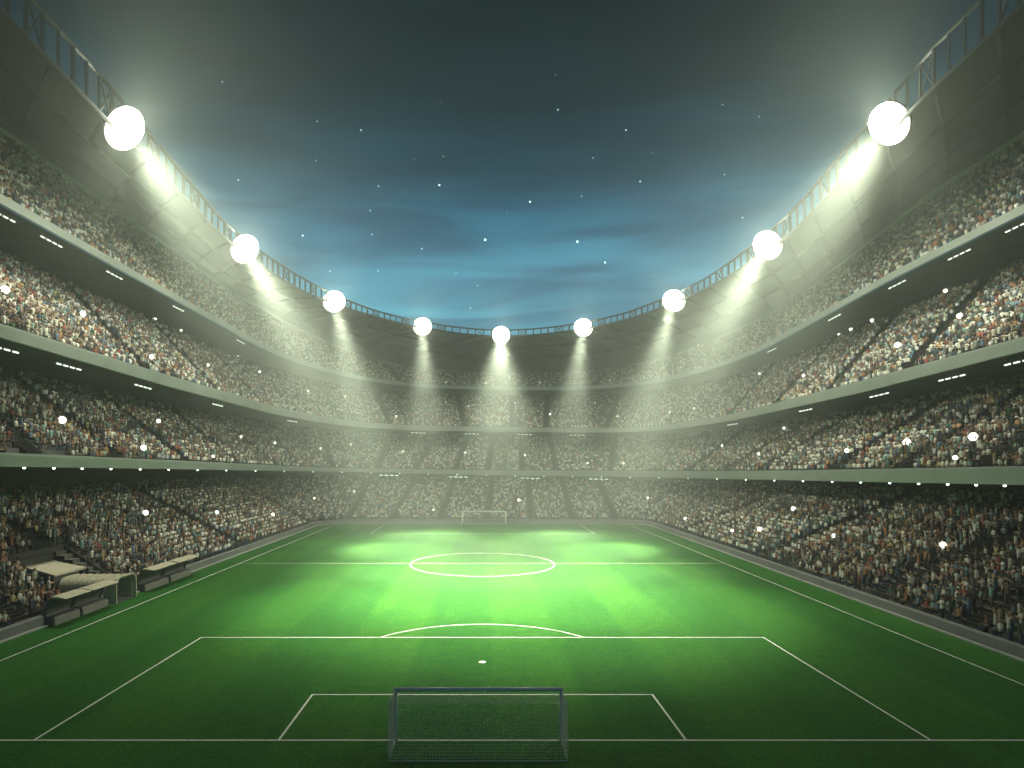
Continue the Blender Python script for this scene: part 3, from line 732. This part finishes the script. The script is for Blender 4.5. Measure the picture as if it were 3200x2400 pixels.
# ------------------------------------------------------------------ sky
w = bpy.data.worlds.new('World'); S.world = w; w.use_nodes = True; nt = w.node_tree; N = nt.nodes.new; L = nt.links.new
bg = nt.nodes['Background']
sk = N('ShaderNodeTexSky'); sk.sky_type = 'NISHITA'; sk.sun_disc = False; sk.sun_elevation = R(-5); sk.sun_rotation = R(0); sk.ozone_density = 6
tc = N('ShaderNodeTexCoord'); sp = N('ShaderNodeSeparateXYZ'); L(tc.outputs['Generated'], sp.inputs[0])
ra = N('ShaderNodeValToRGB'); L(sp.outputs['Z'], ra.inputs['Fac'])
e = ra.color_ramp.elements; e[0].position = 0.0; e[0].color = (.10, .36, .46, 1); e[1].position = .66; e[1].color = (.0003, .002, .004, 1)
for pos, col in ((.20, (.075, .30, .42)), (.28, (.036, .155, .25)), (.36, (.013, .088, .155)), (.43, (.002, .024, .046)), (.52, (.0008, .006, .010))):
    q = e.new(pos); q.color = (*col, 1)
mp = N('ShaderNodeMapping'); mp.inputs['Rotation'].default_value = (0, R(-52), 0); mp.inputs['Scale'].default_value = (1.3, 1.0, 9.0)
L(tc.outputs['Generated'], mp.inputs['Vector'])
n1 = N('ShaderNodeTexNoise'); n1.inputs['Scale'].default_value = 2.6; n1.inputs['Detail'].default_value = 8; n1.inputs['Distortion'].default_value = .6; L(mp.outputs[0], n1.inputs['Vector'])
cr = N('ShaderNodeValToRGB'); cr.color_ramp.elements[0].position = .38; cr.color_ramp.elements[0].color = (.72, .72, .76, 1)
cr.color_ramp.elements[1].position = .68; cr.color_ramp.elements[1].color = (1.55, 1.6, 1.45, 1); L(n1.outputs['Fac'], cr.inputs['Fac'])
mu = N('ShaderNodeMix'); mu.data_type = 'RGBA'; mu.blend_type = 'MULTIPLY'; mu.inputs['Factor'].default_value = 1
L(ra.outputs['Color'], mu.inputs['A']); L(cr.outputs['Color'], mu.inputs['B'])
ad = N('ShaderNodeMix'); ad.data_type = 'RGBA'; ad.blend_type = 'ADD'; ad.inputs['Factor'].default_value = .006
L(mu.outputs['Result'], ad.inputs['A']); L(sk.outputs[0], ad.inputs['B']); dy = N('ShaderNodeMapRange'); dy.inputs['From Min'].default_value = -.2; dy.inputs['From Max'].default_value = .75; dy.inputs['To Min'].default_value = .55; dy.inputs['To Max'].default_value = 1.0; dy.interpolation_type = 'SMOOTHSTEP'
L(sp.outputs['Y'], dy.inputs['Value'])           # twilight glow stays on the far side of the sky
dm = N('ShaderNodeMix'); dm.data_type = 'RGBA'; dm.blend_type = 'MULTIPLY'; dm.inputs['Factor'].default_value = 1
L(ad.outputs['Result'], dm.inputs['A']); L(dy.outputs[0], dm.inputs['B']); L(dm.outputs['Result'], bg.inputs['Color'])
bg.inputs['Strength'].default_value = 1.7

# ------------------------------------------------------------------ camera, render
cam = bpy.data.cameras.new('camera'); co = link(bpy.data.objects.new('camera', cam))
co.location = (0, 0, HC); co.rotation_euler = (R(90), 0, 0)
cam.sensor_width = 36; cam.lens = 36*F_/2212; cam.shift_x = (1106-CX_)/2212; cam.shift_y = (HY_-829.5)/2212; cam.clip_end = 5000; cam.clip_start = .1
S.camera = co
S.render.engine = 'CYCLES'
cy = S.cycles; cy.use_denoising = True; cy.max_bounces = 4; cy.diffuse_bounces = 2; cy.glossy_bounces = 1; cy.volume_bounces = 0; cy.transparent_max_bounces = 4
cy.use_light_tree = True; cy.sample_clamp_indirect = 4; cy.caustics_reflective = False; cy.caustics_refractive = False
S.view_settings.view_transform = 'Standard'; S.view_settings.look = 'None'; S.view_settings.exposure = 0; S.view_settings.gamma = 1
